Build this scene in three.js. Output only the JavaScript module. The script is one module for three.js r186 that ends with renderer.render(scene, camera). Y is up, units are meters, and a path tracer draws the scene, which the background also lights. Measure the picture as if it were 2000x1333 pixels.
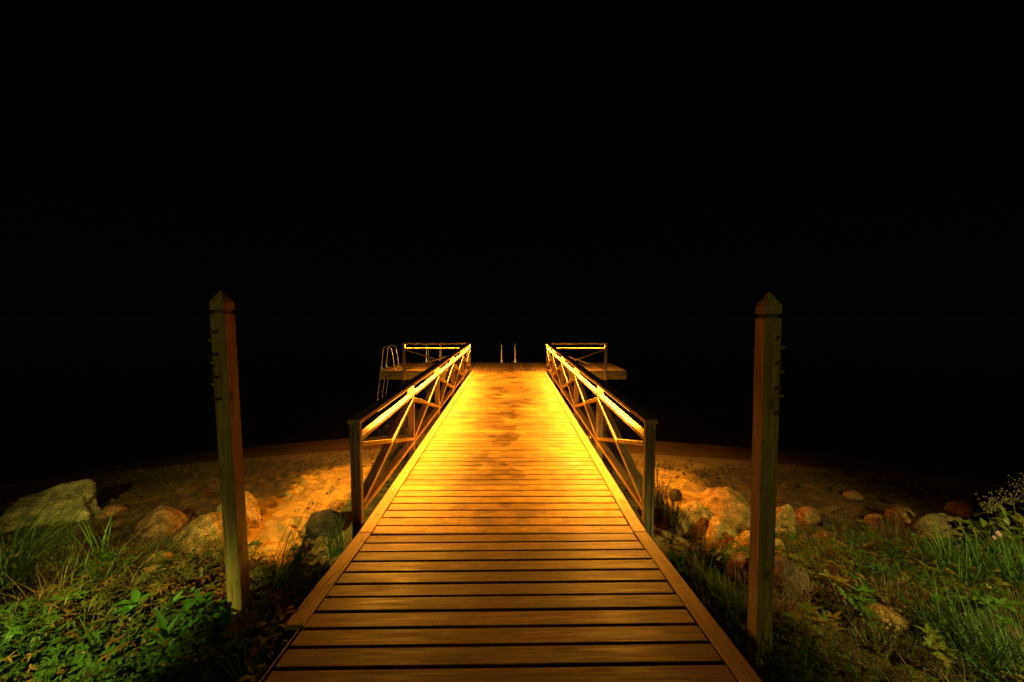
import * as THREE from 'three';
import { RectAreaLightUniformsLib } from 'three/addons/lights/RectAreaLightUniformsLib.js';
import { mergeGeometries } from 'three/addons/utils/BufferGeometryUtils.js';

// ---------------------------------------------------------------- camera, sky, moon, exposure
const scene = new THREE.Scene();
const EYE = new THREE.Vector3(0.067, 1.88, 0);
const camera = new THREE.PerspectiveCamera(81.2, 1024 / 682, 0.05, 4000);
camera.position.copy(EYE);
camera.rotation.order = 'YXZ';
camera.rotation.set(-0.0648, -0.0039, 0);
camera.updateMatrixWorld(true);

const renderer = new THREE.WebGLRenderer({ antialias: true });
renderer.setSize(1024, 682);
renderer.toneMapping = THREE.LinearToneMapping;
renderer.toneMappingExposure = 1;
renderer.shadowMap.enabled = true;
RectAreaLightUniformsLib.init();

const LED_COLOR = new THREE.Color().setRGB(1, 0.37, 0.026);
const LED_POWER = 1280;
const MOON = 0.16;
const TORCH = 82;
const TORCH_COLOR = new THREE.Color().setRGB(1, 0.93, 0.2);

{ // night sky, almost black, a trace lighter towards the horizon
  const w = 64, h = 32, a = new Float32Array(w * h * 4);
  for (let j = 0; j < h; j++) for (let i = 0; i < w; i++) {
    const up = Math.max(0, (j + 0.5) / h * 2 - 1), v = 0.00035 + 0.0003 * Math.exp(-up * 8);
    a.set([v * 1.1, v * 0.95, v * 0.9, 1], (j * w + i) * 4);
  }
  const t = new THREE.DataTexture(a, w, h, THREE.RGBAFormat, THREE.FloatType);
  t.mapping = THREE.EquirectangularReflectionMapping; t.magFilter = THREE.LinearFilter; t.needsUpdate = true;
  scene.background = t; scene.environment = t; scene.environmentIntensity = 1;
}
const moon = new THREE.DirectionalLight(new THREE.Color().setRGB(1, 0.88, 0.28), MOON);
moon.position.set(-3, 3.2, 16); moon.castShadow = true;
Object.assign(moon.shadow.camera, { left: -20, right: 20, top: 20, bottom: -20, near: 0.5, far: 60 });
moon.shadow.radius = 4;
scene.add(moon, moon.target);

// ---------------------------------------------------------------- noise and helpers
function rng(seed) { let s = seed >>> 0; return () => { s = (s + 0x6D2B79F5) >>> 0; let t = s; t = Math.imul(t ^ (t >>> 15), t | 1); t ^= t + Math.imul(t ^ (t >>> 7), t | 61); return ((t ^ (t >>> 14)) >>> 0) / 4294967296; }; }
const R = rng(20), rr = (a, b) => a + (b - a) * R();
const PERM = new Uint16Array(4096), VAL = new Float32Array(4096);
{ const q = rng(7); for (let i = 0; i < 4096; i++) { PERM[i] = (q() * 4096) | 0; VAL[i] = q() * 2 - 1; } }
function vn3(x, y, z) {
  const xi = Math.floor(x), yi = Math.floor(y), zi = Math.floor(z);
  let u = x - xi, v = y - yi, w = z - zi; u = u * u * (3 - 2 * u); v = v * v * (3 - 2 * v); w = w * w * (3 - 2 * w);
  const h = (a, b, c) => VAL[PERM[(PERM[(PERM[a & 4095] + b) & 4095] + c) & 4095]];
  const L = (a, b, t) => a + (b - a) * t;
  return L(L(L(h(xi, yi, zi), h(xi + 1, yi, zi), u), L(h(xi, yi + 1, zi), h(xi + 1, yi + 1, zi), u), v),
    L(L(h(xi, yi, zi + 1), h(xi + 1, yi, zi + 1), u), L(h(xi, yi + 1, zi + 1), h(xi + 1, yi + 1, zi + 1), u), v), w);
}
function vn2(x, y) {
  const xi = Math.floor(x), yi = Math.floor(y);
  let u = x - xi, v = y - yi; u = u * u * (3 - 2 * u); v = v * v * (3 - 2 * v);
  const h = (a, b) => VAL[PERM[(PERM[a & 4095] + b) & 4095]];
  const a = h(xi, yi), b = h(xi + 1, yi), c = h(xi, yi + 1), d = h(xi + 1, yi + 1);
  return a + (b - a) * u + (c - a + (a - b - c + d) * u) * v;
}
function fbm2(x, y, o = 4) { let s = 0, a = 0.5; for (let i = 0; i < o; i++) { s += a * vn2(x, y); x = x * 2.03 + 17.1; y = y * 2.03 + 5.7; a *= 0.5; } return s; }
function fbm3(x, y, z, o = 4) { let s = 0, a = 0.5; for (let i = 0; i < o; i++) { s += a * vn3(x, y, z); x = x * 2.03 + 11.3; y = y * 2.03 + 3.1; z = z * 2.03 + 7.7; a *= 0.5; } return s; }
const sm = (a, b, x) => { const t = Math.min(1, Math.max(0, (x - a) / (b - a))); return t * t * (3 - 2 * t); };
const lerp = (a, b, t) => a + (b - a) * t;
const clamp = (x, a, b) => Math.min(b, Math.max(a, x));

const counts = {};
function numbered(name) { const n = counts[name] = (counts[name] ?? -1) + 1; return n ? `${name}_${String(n).padStart(3, '0')}` : name; }
function tag(o, label, category, group, kind) {
  if (label) o.userData.label = label; if (category) o.userData.category = category;
  if (group) o.userData.group = group; if (kind) o.userData.kind = kind; return o;
}
function thing(name, label, category, pos = [0, 0, 0], group) {
  const o = new THREE.Group(); o.name = numbered(name); o.position.set(...pos); scene.add(o);
  return tag(o, label, category, group);
}
function part(name, geo, mat, parent, label) {
  const m = new THREE.Mesh(geo, mat); m.castShadow = m.receiveShadow = true;
  m.name = parent === scene ? numbered(name) : name + '_' + String(parent.userData.__n = (parent.userData.__n ?? 0) + 1).padStart(3, '0');
  parent.add(m); if (label) m.userData.label = label; return m;
}
function dataTex(w, h, fill, srgb, repeat = true) {
  const a = new Uint8Array(w * h * 4), px = [0, 0, 0];
  for (let j = 0; j < h; j++) for (let i = 0; i < w; i++) { fill(i, j, px); const k = (j * w + i) * 4; a[k] = clamp(px[0] * 255, 0, 255); a[k + 1] = clamp(px[1] * 255, 0, 255); a[k + 2] = clamp(px[2] * 255, 0, 255); a[k + 3] = 255; }
  const t = new THREE.DataTexture(a, w, h, THREE.RGBAFormat); if (srgb) t.colorSpace = THREE.SRGBColorSpace;
  if (repeat) t.wrapS = t.wrapT = THREE.RepeatWrapping; t.magFilter = THREE.LinearFilter; t.minFilter = THREE.LinearMipmapLinearFilter; t.generateMipmaps = true; t.needsUpdate = true; return t;
}
const toS = c => c <= 0.0031308 ? c * 12.92 : 1.055 * Math.pow(c, 1 / 2.4) - 0.055;

// a box with chamfered edges, 44 triangles; uv in metres with the grain (u) along the longest side
function chamferBox(sx, sy, sz, c = 0.004, uvFn) {
  const X = sx / 2, Y = sy / 2, Z = sz / 2, P = [], N = [], U = [];
  const long = sx >= sy && sx >= sz ? 0 : sy >= sz ? 1 : 2, du = R() * 7, dv = R() * 7;
  const v3 = (...p) => new THREE.Vector3(...p);
  function poly(pts) {
    const n = v3().crossVectors(pts[1].clone().sub(pts[0]), pts[2].clone().sub(pts[0])).normalize();
    if (n.dot(pts[0].clone().add(pts[1]).add(pts[2])) < 0) { pts.reverse(); n.negate(); }
    const an = [Math.abs(n.x), Math.abs(n.y), Math.abs(n.z)]; const face = an.indexOf(Math.max(...an));
    const ax = [0, 1, 2].filter(k => k !== face); const ua = ax.includes(long) ? long : ax[0], va = ax.find(k => k !== ua);
    for (let i = 1; i < pts.length - 1; i++) for (const p of [pts[0], pts[i], pts[i + 1]]) {
      P.push(p.x, p.y, p.z); N.push(n.x, n.y, n.z); const q = [p.x, p.y, p.z];
      if (uvFn) U.push(...uvFn(p)); else U.push(q[ua] + du, q[va] * 4 + dv + face * 0.37);
    }
  }
  const e = (s, d, k) => s * (d - k);
  for (const s of [-1, 1]) {
    poly([v3(s * X, -Y + c, -Z + c), v3(s * X, Y - c, -Z + c), v3(s * X, Y - c, Z - c), v3(s * X, -Y + c, Z - c)]);
    poly([v3(-X + c, s * Y, -Z + c), v3(X - c, s * Y, -Z + c), v3(X - c, s * Y, Z - c), v3(-X + c, s * Y, Z - c)]);
    poly([v3(-X + c, -Y + c, s * Z), v3(X - c, -Y + c, s * Z), v3(X - c, Y - c, s * Z), v3(-X + c, Y - c, s * Z)]);
    for (const t of [-1, 1]) {
      poly([v3(s * X, e(t, Y, c), -Z + c), v3(s * X, e(t, Y, c), Z - c), v3(e(s, X, c), t * Y, Z - c), v3(e(s, X, c), t * Y, -Z + c)]);
      poly([v3(s * X, -Y + c, e(t, Z, c)), v3(s * X, Y - c, e(t, Z, c)), v3(e(s, X, c), Y - c, t * Z), v3(e(s, X, c), -Y + c, t * Z)]);
      poly([v3(-X + c, s * Y, e(t, Z, c)), v3(X - c, s * Y, e(t, Z, c)), v3(X - c, e(s, Y, c), t * Z), v3(-X + c, e(s, Y, c), t * Z)]);
      for (const r of [-1, 1]) poly([v3(s * X, e(t, Y, c), e(r, Z, c)), v3(e(s, X, c), t * Y, e(r, Z, c)), v3(e(s, X, c), e(t, Y, c), r * Z)]);
    }
  }
  const g = new THREE.BufferGeometry();
  g.setAttribute('position', new THREE.Float32BufferAttribute(P, 3)); g.setAttribute('normal', new THREE.Float32BufferAttribute(N, 3)); g.setAttribute('uv', new THREE.Float32BufferAttribute(U, 2));
  return g;
}
function at(g, x, y, z) { return g.translate(x, y, z); }
// a bar from a to b, 'deep' thick sideways and 'high' thick in its upright plane
function bar(a, b, deep, high, c = 0.003) {
  a = new THREE.Vector3(...a); b = new THREE.Vector3(...b); const d = b.clone().sub(a), L = d.length();
  const g = chamferBox(deep, high, L, c), zA = d.clone().normalize(), xA = new THREE.Vector3().crossVectors(new THREE.Vector3(0, 1, 0), zA).normalize(), yA = new THREE.Vector3().crossVectors(zA, xA);
  g.applyMatrix4(new THREE.Matrix4().makeBasis(xA, yA, zA)); return g.translate(...a.add(b).multiplyScalar(0.5).toArray());
}
function tube(points, r, seg = 24, rad = 8) {
  return new THREE.TubeGeometry(new THREE.CatmullRomCurve3(points.map(p => new THREE.Vector3(...p)), false, 'centripetal'), seg, r, rad, false);
}

// ---------------------------------------------------------------- terrain
const WATER = -0.95;
const shore = x => { const a = Math.min(10.5, Math.abs(x)); return 8.3 - 0.03 * a * a + 0.35 * vn2(x * 0.35, 3.3); };
const prints = []; // footprints trodden in the sand
{ const q = rng(91);
  for (let i = 0; i < 420; i++) { const s = q() < 0.6 ? -1 : 1; prints.push([s * (1.5 + q() * 4.2), 3.7 + q() * 3.0, 0.07 + q() * 0.09, 0.05 + q() * 0.05, q() * 3.14, 0.018 + q() * 0.03]); } }
const cell = new Map();
for (const p of prints) for (let i = -1; i <= 1; i++) for (let j = -1; j <= 1; j++) { const k = (Math.floor(p[0] / 0.4) + i) + ',' + (Math.floor(p[1] / 0.4) + j); if (!cell.has(k)) cell.set(k, []); cell.get(k).push(p); }
function H(x, d, fine = true) {
  const ds = shore(x), edge = Math.min(4.7, ds - 0.6), ax = Math.abs(x);
  const wob = 0.35 * vn2(x * 0.8 + 4, d * 0.5);
  let y = lerp(-0.14, -0.74, sm(2.55 + wob, edge + wob * 0.3, d));
  if (d > edge) y += -(0.21) * (d - edge) / (ds - edge);
  if (d > ds) y = WATER - 0.1 * (d - ds) - 0.035 * (d - ds) * (d - ds);
  y = Math.max(y, -4);
  const veg = 1 - sm(3.4, 4.4, d);
  y += 0.07 * fbm2(x * 1.1, d * 1.1, 3) * (0.35 + veg * 0.65) * sm(0, 0.4, Math.abs(d - ds));
  if (fine && d > 3.2 && d < 7.4) {
    const m = sm(3.2, 3.8, d) * (1 - sm(ds - 1.6, ds - 0.8, d));
    y += m * (0.035 * fbm2(x * 4.2, d * 4.2, 3));
    const c = cell.get(Math.floor(x / 0.4) + ',' + Math.floor(d / 0.4));
    if (c) for (const p of c) { const dx = x - p[0], dz = d - p[1], ca = Math.cos(p[4]), sa = Math.sin(p[4]), u = (dx * ca + dz * sa) / p[2], v = (-dx * sa + dz * ca) / p[3], q = u * u + v * v; if (q < 6) y += m * p[5] * (0.55 * Math.exp(-4 * (Math.sqrt(q) - 1.4) ** 2) - Math.exp(-q * 1.3)); }
    y += m * 0.006 * vn2(x * 22, d * 22);
  }
  if (fine) y += 0.008 * vn2(x * 9, d * 9) * veg;
  // the ground is dug away under and beside the walkway
  y -= (1 - (x < 0 ? sm(1.16, 1.3, ax) : sm(1.25, 1.55, ax))) * 0.3 * (1 - sm(4, 6, d));
  return y;
}
const ray = new THREE.Vector3();
function pix(px, py) { return ray.set(px / 1000 - 1, 1 - py / 666.5, 0.5).unproject(camera).sub(EYE).normalize().clone(); }
function G(px, py) { // the point of the ground seen at that place of the photograph
  const r = pix(px, py); let t = 1, s = 0.05;
  while (t < 60) { const x = EYE.x + r.x * t, y = EYE.y + r.y * t, d = -r.z * t; if (y < H(x, d)) break; t += s; s = Math.max(0.01, t * 0.004); }
  return [EYE.x + r.x * t, EYE.y + r.y * t, r.z * t];
}
const pxPerM = d => 778 / d;

const grainMap = dataTex(512, 512, (i, j, p) => { const u = i / 512, v = j / 512; const n = 0.5 + 0.35 * fbm2(u * 128, v * 128, 2) + 0.5 * vn2(u * 256, v * 256) * 0.5; const s = 0.8 + 0.28 * n; p[0] = p[1] = p[2] = clamp(s, 0, 1); }, true);
const grainBump = dataTex(512, 512, (i, j, p) => { p[0] = p[1] = p[2] = 0.5 + 0.4 * vn2(i / 2, j / 2) + 0.25 * vn2(i / 7, j / 7); });
{
  const xs = [], ds = [];
  for (let x = -60; x < -9; x += 1.5) xs.push(x); for (let x = -9; x < 9; x += 0.045) xs.push(x); for (let x = 9; x <= 60; x += 1.5) xs.push(x);
  for (let d = -16; d < 1.4; d += 0.8) ds.push(d); for (let d = 1.4; d < 8.8; d += 0.035) ds.push(d); for (let d = 8.8; d < 16; d += 0.25) ds.push(d); for (let d = 16; d < 70; d += 3) ds.push(d);
  const P = [], U = [], C = [], I = [], nx = xs.length;
  for (const d of ds) for (const x of xs) {
    P.push(x, H(x, d), -d); U.push(x, d);
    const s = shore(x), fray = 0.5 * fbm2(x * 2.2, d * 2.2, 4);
    const sideDark = sm(2.95, 3.7, Math.abs(x + 0.2) + fray * 1.7 + 0.5 * vn2(x * 1.1, d * 1.1)); // dark earth and weed away from the walkway, also painting in the LED falloff
    const soil = Math.max(1 - sm(3.3, 4.0, d + fray * 1.6), sideDark * (0.88 + 0.12 * sm(-0.1, 0.1, fbm2(x * 12, d * 12, 3))) * (1 - sm(s - 0.9, s - 0.2, d + fray)));  // bank soil merged with that sideways darkening
    const wet = sm(s - 1.7, s - 0.3, d + fray * 1.3);
    const mott = 1 + 0.35 * fbm2(x * 6, d * 6, 4);
    let c = [0.58 * mott, 0.365 * mott, 0.09 * mott];
    const litter = Math.max(sm(0.1, 0.26, fbm2(x * 7 + 3, d * 7, 4)), sm(0.1, 0.3, fbm2(x * 9 + 13, d * 15, 5))) * 0.6; c = c.map(v => v * (1 - litter * 0.6));
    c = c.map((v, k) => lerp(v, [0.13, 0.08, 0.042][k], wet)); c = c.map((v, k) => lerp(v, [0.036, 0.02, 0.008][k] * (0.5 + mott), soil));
    const bedDark = sm(s - 0.5, s + 1.6, d + fray * 0.9); c = c.map((v, k) => lerp(v, [0.05, 0.028, 0.014][k], bedDark)); // the lake bed turns dark brown away from the shore
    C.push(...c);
  }
  for (let j = 0; j < ds.length - 1; j++) for (let i = 0; i < nx - 1; i++) { const a = j * nx + i; I.push(a, a + 1, a + nx, a + 1, a + nx + 1, a + nx); }
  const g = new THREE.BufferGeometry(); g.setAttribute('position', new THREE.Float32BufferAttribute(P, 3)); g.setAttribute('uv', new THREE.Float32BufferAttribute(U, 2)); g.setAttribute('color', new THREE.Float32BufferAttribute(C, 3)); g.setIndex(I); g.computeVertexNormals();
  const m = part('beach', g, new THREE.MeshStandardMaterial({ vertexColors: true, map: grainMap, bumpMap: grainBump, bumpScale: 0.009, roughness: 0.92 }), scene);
  tag(m, 'sandy lake shore with dark soil bank, trodden sand and dark wet sand at the waterline', null, null, 'structure');
}
{
  const g = new THREE.PlaneGeometry(3000, 3000, 1, 1).rotateX(-Math.PI / 2).translate(0, WATER, -1450);
  const uv = g.attributes.uv; for (let i = 0; i < uv.count; i++) uv.setXY(i, uv.getX(i) * 750, uv.getY(i) * 750);
  const wb = dataTex(512, 512, (i, j, p) => { const t = 2 * Math.PI / 512; let s = 0; for (const [a, b, c] of [[3, 2, 0.3], [-2, 5, 1], [5, -4, 2], [7, 3, 3], [-6, 8, 4], [11, 5, 5]]) s += Math.sin((a * i + b * j) * t + c) / 12; p[0] = p[1] = p[2] = 0.5 + s; });
  const m = part('water', g, new THREE.MeshPhysicalMaterial({ color: new THREE.Color().setRGB(0.88, 0.8, 0.66), roughness: 0.16, ior: 1.33, transmission: 1, thickness: 0, bumpMap: wb, bumpScale: 0.02 }), scene);
  tag(m, 'still black lake water beyond the beach', null, null, 'structure');
}

// ---------------------------------------------------------------- timber
const DECK0 = 0.6, DECK1 = 13.3, PITCH = 0.1425, HALF = 1.135, OUT = 1.25;
const FOLD = 3.34, SLOPE = 0.0875, deckY = d => d < FOLD ? SLOPE * (FOLD - d) : 0, deckX = d => d < FOLD ? 0.013 * (FOLD - d) : 0; // the shore end is a ramp
const plankTone = i => 1 + 0.2 * VAL[(i * 37 + 11) & 4095];
const deckU = x => (x + HALF) / (2 * HALF), deckV = d => (d - DECK0) / (DECK1 - DECK0);
const knots = []; { const q = rng(5); for (let i = 0; i < 130; i++) knots.push([(q() * 2 - 1) * HALF, Math.floor(q() * 100), 0.3 + q() * 0.4, 0.006 + q() * 0.009]); }
const knotBy = {}; for (const k of knots) (knotBy[k[1]] ??= []).push(k);
function deckPoint(i, j, n) {
  const x = (i + 0.5) / n * 2 * HALF - HALF, d = (j + 0.5) / n * (DECK1 - DECK0) + DECK0, b = Math.floor((d - DECK0) / PITCH), w = (d - DECK0) / PITCH - b;
  let warp = w * 9 + 0.9 * fbm2(x * 1.7 + b * 13.7, w * 2 + b * 3, 3), knot = 0;
  for (const k of knotBy[b] ?? []) { const dx = (x - k[0]) / (k[3] * 2.2), dw = (w - k[2]) * PITCH / k[3], q = dx * dx + dw * dw; warp += 1.2 * Math.exp(-q * 0.35); knot = Math.max(knot, Math.exp(-q * 1.5)); }
  const ring = 0.5 + 0.5 * Math.sin(warp * 6.28 * 0.55), fib = vn2(x * 6 + b * 31, w * 30 + b * 7), fine = vn2(x * 30 + b * 11, w * 60);
  const cx = x + 0.05 + 0.1 * vn2(d * 0.6, 2), side = Math.exp(-cx * cx / 0.16);
  const blot = fbm2(x * 2.6 + 9, d * 1.5 + 4 + b * 0.09, 4) + 0.3 * vn2(x * 2.4 + b * 5.1, b * 3.77);
  const wet = sm(0.0, 0.15, blot + 0.36 * side - 0.27) * sm(3.2, 5, d) * (0.7 + 0.3 * vn2(x * 9, b * 3.3));
  const dirtDim = sm(-0.12, 0.12, fbm2(x * 5 + 70, d * 7 + b, 5) + 0.42 * (1 - sm(2.2, 3.9, d)) - 0.22);  // dirt specks, thickened towards the shore end to paint the light dropping off
  const wear = 0.5 + fbm2(x * 1.3 + 40, d * 2.4, 4);
  return { x, d, b, w, ring, fib, fine, knot, wet, wear, dirtDim };
}
const deckColor = dataTex(2048, 2048, (i, j, p) => {
  const k = deckPoint(i, j, 2048); let t = plankTone(k.b) * (0.84 + 0.2 * k.ring + 0.36 * k.fib + 0.2 * k.fine) * (0.7 + 0.5 * k.wear);
  t *= 1 - 0.65 * k.knot; for (const jx of [0.4, 1.1]) { const ex = (Math.abs(k.x) - jx) / 0.006, ew = (Math.abs(k.w - 0.43) - 0.24) * PITCH / 0.007; if (ex * ex + ew * ew < 1) t *= 0.35; } t *= 1 - 0.6 * k.wet; t *= 1 - 0.3 * k.dirtDim;
  const dimRamp = k.d < FOLD; if (dimRamp) t *= 0.46; // ramp planks painted darker and redder to stand in for the light falling off
  p[0] = toS(0.42 * t); p[1] = toS((dimRamp ? 0.225 : 0.262) * t * (0.98 + 0.06 * k.wear)); p[2] = toS(0.085 * t);
}, true, false);
const deckRelief = dataTex(1024, 1024, (i, j, p) => { const k = deckPoint(i, j, 1024); p[0] = 0.5 + 0.2 * k.ring + 0.3 * k.fib - 0.3 * k.knot; p[1] = clamp(0.62 - 0.2 * k.wet + 0.12 * k.fib + 0.1 * (k.wear - 0.5), 0, 1); p[2] = 0; }, false, false);
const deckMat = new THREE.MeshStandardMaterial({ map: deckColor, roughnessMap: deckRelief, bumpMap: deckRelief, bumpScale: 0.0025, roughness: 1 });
const woodField = (i, j) => { const u = i / 512, v = j / 512; let warp = v * 10 + 0.8 * fbm2(u * 3, v * 4, 3); const s = [[0.2, 0.3], [0.71, 0.75]]; let kn = 0; for (const [a, b] of s) { const dx = (u - a) * 22, dy = (v - b) * 10, q = dx * dx + dy * dy; warp += 1.1 * Math.exp(-q * 0.5); kn = Math.max(kn, Math.exp(-q * 2.2)); } return [0.5 + 0.5 * Math.sin(warp * 4), vn2(u * 10, v * 120), vn2(u * 60, v * 220), kn, fbm2(u * 4 + 9, v * 3, 3)]; };
const woodColor = dataTex(512, 512, (i, j, p) => { const [r, f, g, k, w] = woodField(i, j); const crack = sm(0.62, 0.72, vn2(i / 512 * 3 + 40, j / 512 * 70)); const t = (0.8 + 0.2 * r + 0.26 * f + 0.14 * g + 0.35 * w) * (1 - 0.6 * k) * (1 - 0.55 * crack); p[0] = toS(0.46 * t); p[1] = toS(0.31 * t); p[2] = toS(0.175 * t); }, true);
const woodRelief = dataTex(512, 512, (i, j, p) => { const [r, f, g, k] = woodField(i, j); p[0] = 0.5 + 0.2 * r + 0.25 * f; p[1] = 0.66 + 0.1 * f; p[2] = 0; });
const wood = tint => new THREE.MeshStandardMaterial({ color: new THREE.Color().setRGB(...tint), map: woodColor, roughnessMap: woodRelief, bumpMap: woodRelief, bumpScale: 0.0015, roughness: 1 });
const railWood = [wood([1, 1, 1]), wood([0.9, 0.86, 0.82]), wood([1.08, 1.02, 0.95])], litRailWood = wood([1.1, 1.15, 1.4]), pickWood = () => railWood[Math.floor(R() * 3)];  // lower rail wood is tinted whiter to paint in the LED overexposure
const greyWood = wood([0.62, 0.7, 0.62]), darkWood = wood([0.4, 0.4, 0.4]), edgeWood = wood([0.95, 0.97, 0.9]), dimEdge = wood([0.54, 0.5, 0.42]), poleWood = wood([0.8, 0.95, 0.42]);
const steel = new THREE.MeshStandardMaterial({ color: new THREE.Color().setRGB(0.6, 0.6, 0.58), metalness: 0.85, roughness: 0.35 });
const bolt = new THREE.MeshStandardMaterial({ color: new THREE.Color().setRGB(0.5, 0.48, 0.45), metalness: 0.9, roughness: 0.3 });

// the walkway
{
  const w = thing('boardwalk', 'long orange lit timber walkway of cross planks leading out over the lake', 'boardwalk', [0, 0, 0]);
  let n = 0;
  for (let d = DECK0 + PITCH / 2; d < DECK1 - 0.05; d += PITCH, n++) {
    const dy = 0.002 * VAL[(n * 53) & 4095], dx = 0.004 * VAL[(n * 71 + 5) & 4095];
    const g = chamferBox(2 * HALF - 0.008, 0.028, PITCH - 0.018, 0.005, p => [deckU(p.x + dx), deckV(d - p.z)]);
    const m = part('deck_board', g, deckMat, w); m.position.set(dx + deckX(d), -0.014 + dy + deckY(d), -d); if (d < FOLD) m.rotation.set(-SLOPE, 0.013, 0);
  }
  // edge boards, jointed at the fold; the left one stops short of the shore end
  const along = (name, sx, sy, x, y, a, b, mat, label) => { const c = (a + b) / 2, m = part(name, chamferBox(sx, sy, b - a - 0.004, 0.004), mat, w, label); m.position.set(x + deckX(c), y + deckY(c), -c); if (c < FOLD) m.rotation.set(-SLOPE, 0.013, 0); return m; };
  for (const s of [-1, 1]) {
    const cuts = s < 0 ? [2.17, FOLD, 7.9, 13.32] : [DECK0, FOLD, 8.2, 13.32];
    for (let i = 0; i < cuts.length - 1; i++) along('edge_board', 0.112, 0.03, s * 1.194, -0.012, cuts[i], cuts[i + 1], i ? edgeWood : dimEdge);  // ramp edge boards get the same painted-in dimness as the ramp planks
    for (const [a, b] of [[DECK0, FOLD], [FOLD, DECK1 - 0.05]]) { along('stringer', 0.045, 0.17, s * 1.09, -0.118, a, b, darkWood); along('stringer', 0.045, 0.17, s * 0.4, -0.1165, a, b, darkWood); }
    for (const d of [3.6, 7.4, 11.3]) { const y = H(s * 1.1, d, false) - 0.4; part('support_post', at(chamferBox(0.12, -0.2 - y, 0.12), s * 1.08, (-0.2 + y) / 2, -d), darkWood, w); }
  }
  along('edge_strip', 0.01, 0.03, -1.155, -0.02, DECK0, 2.34, wood([0.22, 0.22, 0.24]), 'thin dark strip along the left plank ends');
}

// LED railings
const ledMat = new THREE.MeshStandardMaterial({ color: new THREE.Color().setRGB(0.8, 0.7, 0.5), emissive: LED_COLOR, emissiveIntensity: 6, roughness: 0.6 });
const TOP = 0.96, CAPB = 0.917, LOWT = 0.786, LOWB = 0.745, BOT = 0.115;
function led(parent, a, b, off, horizontalX) { // lit from a to b under the handrail, at railing coordinates
  const L = b - a, c = (a + b) / 2;
  part('led_strip', horizontalX !== undefined ? at(chamferBox(L, 0.005, 0.016, 0.001), c, CAPB - 0.0025, horizontalX) : at(chamferBox(0.016, 0.005, L, 0.001), off, CAPB - 0.0025, -c), ledMat, parent);
  const lip = (off ?? 0) * 0.5;
  part('added_led_flange', horizontalX !== undefined ? at(chamferBox(L, 0.016, 0.003, 0.0005), c, CAPB - 0.0085, horizontalX + 0.024) : at(chamferBox(0.003, 0.016, L, 0.0005), lip, CAPB - 0.0085, -c), steel, parent);  // unseen flange added to cut the grazing LED light on the far sand
  const l = new THREE.RectAreaLight(LED_COLOR, LED_POWER, 0.014, L); l.name = 'led_glow'; l.rotation.order = 'YXZ';
  l.rotation.x = -Math.PI / 2; if (horizontalX !== undefined) { l.rotation.y = Math.PI / 2; l.position.set(c, CAPB - 0.0065, horizontalX); } else l.position.set(off, CAPB - 0.0065, -c);
  parent.add(l);
}
const POSTS = [3.5, 5.47, 7.43, 9.38, 11.33, 13.24];
function postGeo(depthX, depthZ, y0, y1) { // a post of two outer planks with a recessed core between them
  const h = y1 - y0, y = (y0 + y1) / 2;
  return mergeGeometries([at(chamferBox(0.026, h, depthZ, 0.003), -depthX / 2 + 0.013, y, 0), at(chamferBox(0.026, h, depthZ, 0.003), depthX / 2 - 0.013, y, 0), at(chamferBox(depthX - 0.054, h - 0.002, depthZ - 0.016, 0.002), 0, y, 0)]);
}
function bolts(parent, x, z, ys) { for (const y of ys) { const g = new THREE.SphereGeometry(0.006, 8, 6).scale(1, 1, 0.5).translate(x, y, z); part('bolt', g, bolt, parent); } }
for (const s of [-1, 1]) {
  const X = s * 1.315, t = thing('railing', s < 0 ? 'timber railing with glowing rail along the left side of the walkway' : 'timber railing with glowing rail along the right side of the walkway', 'railing', [X, 0, 0]);
  const D = 0.082;
  POSTS.forEach((d, i) => {
    const g = i === 0 ? postGeo(0.09, 0.06, -0.3, CAPB - 0.001) : at(chamferBox(0.084, CAPB + 0.3 - 0.002, 0.046, 0.003), 0, (CAPB - 0.3) / 2 - 0.001, 0);
    const p = part('post', g.translate(0, 0, -d), i === 0 ? greyWood : pickWood(), t, i === 0 ? 'weathered end post of layered planks at the shore end' : null);
    if (i === 0) { bolts(p, -0.0295, -d + 0.0305, [0.13, 0.7]); bolts(p, 0.0295, -d + 0.0305, [0.13, 0.7]); }
  });
  const cuts = [3.455, 7.43, 11.33, 13.3];
  for (let i = 0; i < 3; i++) part('handrail', at(chamferBox(0.115, TOP - CAPB, cuts[i + 1] - cuts[i] - 0.003, 0.005), 0, (TOP + CAPB) / 2, -(cuts[i] + cuts[i + 1]) / 2), pickWood(), t);
  for (let i = 0; i < 5; i++) {
    const a = POSTS[i] + (i === 0 ? 0.032 : 0.025), b = POSTS[i + 1] - 0.025, L = b - a, c = (a + b) / 2;
    part('lower_rail', at(chamferBox(0.075, LOWT - LOWB, L, 0.004), 0, (LOWT + LOWB) / 2, -c), litRailWood, t);
    part('bottom_rail', at(chamferBox(0.09, 0.045, L, 0.004), 0, BOT, -c), pickWood(), t);
    const y1 = LOWB - 0.03, y0 = BOT + 0.05;
    part('brace', bar([0, y0, -a - 0.01], [0, y1, -b + 0.01], 0.09, 0.042), pickWood(), t);
    const mid = c, hw = 0.06; // the crossing brace is cut in two and butted against the first
    part('brace', bar([0, y1, -a - 0.01], [0, (y0 + y1) / 2 + 0.016, -mid + hw * 0.9], 0.088, 0.042), railWood[0], t);
    part('brace', bar([0, (y0 + y1) / 2 - 0.016, -mid - hw * 0.9], [0, y0, -b + 0.01], 0.088, 0.042), railWood[0], t);
    led(t, i === 0 ? a + 0.42 : a + 0.01, b - 0.01, -s * 0.042);
  }
}

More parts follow.
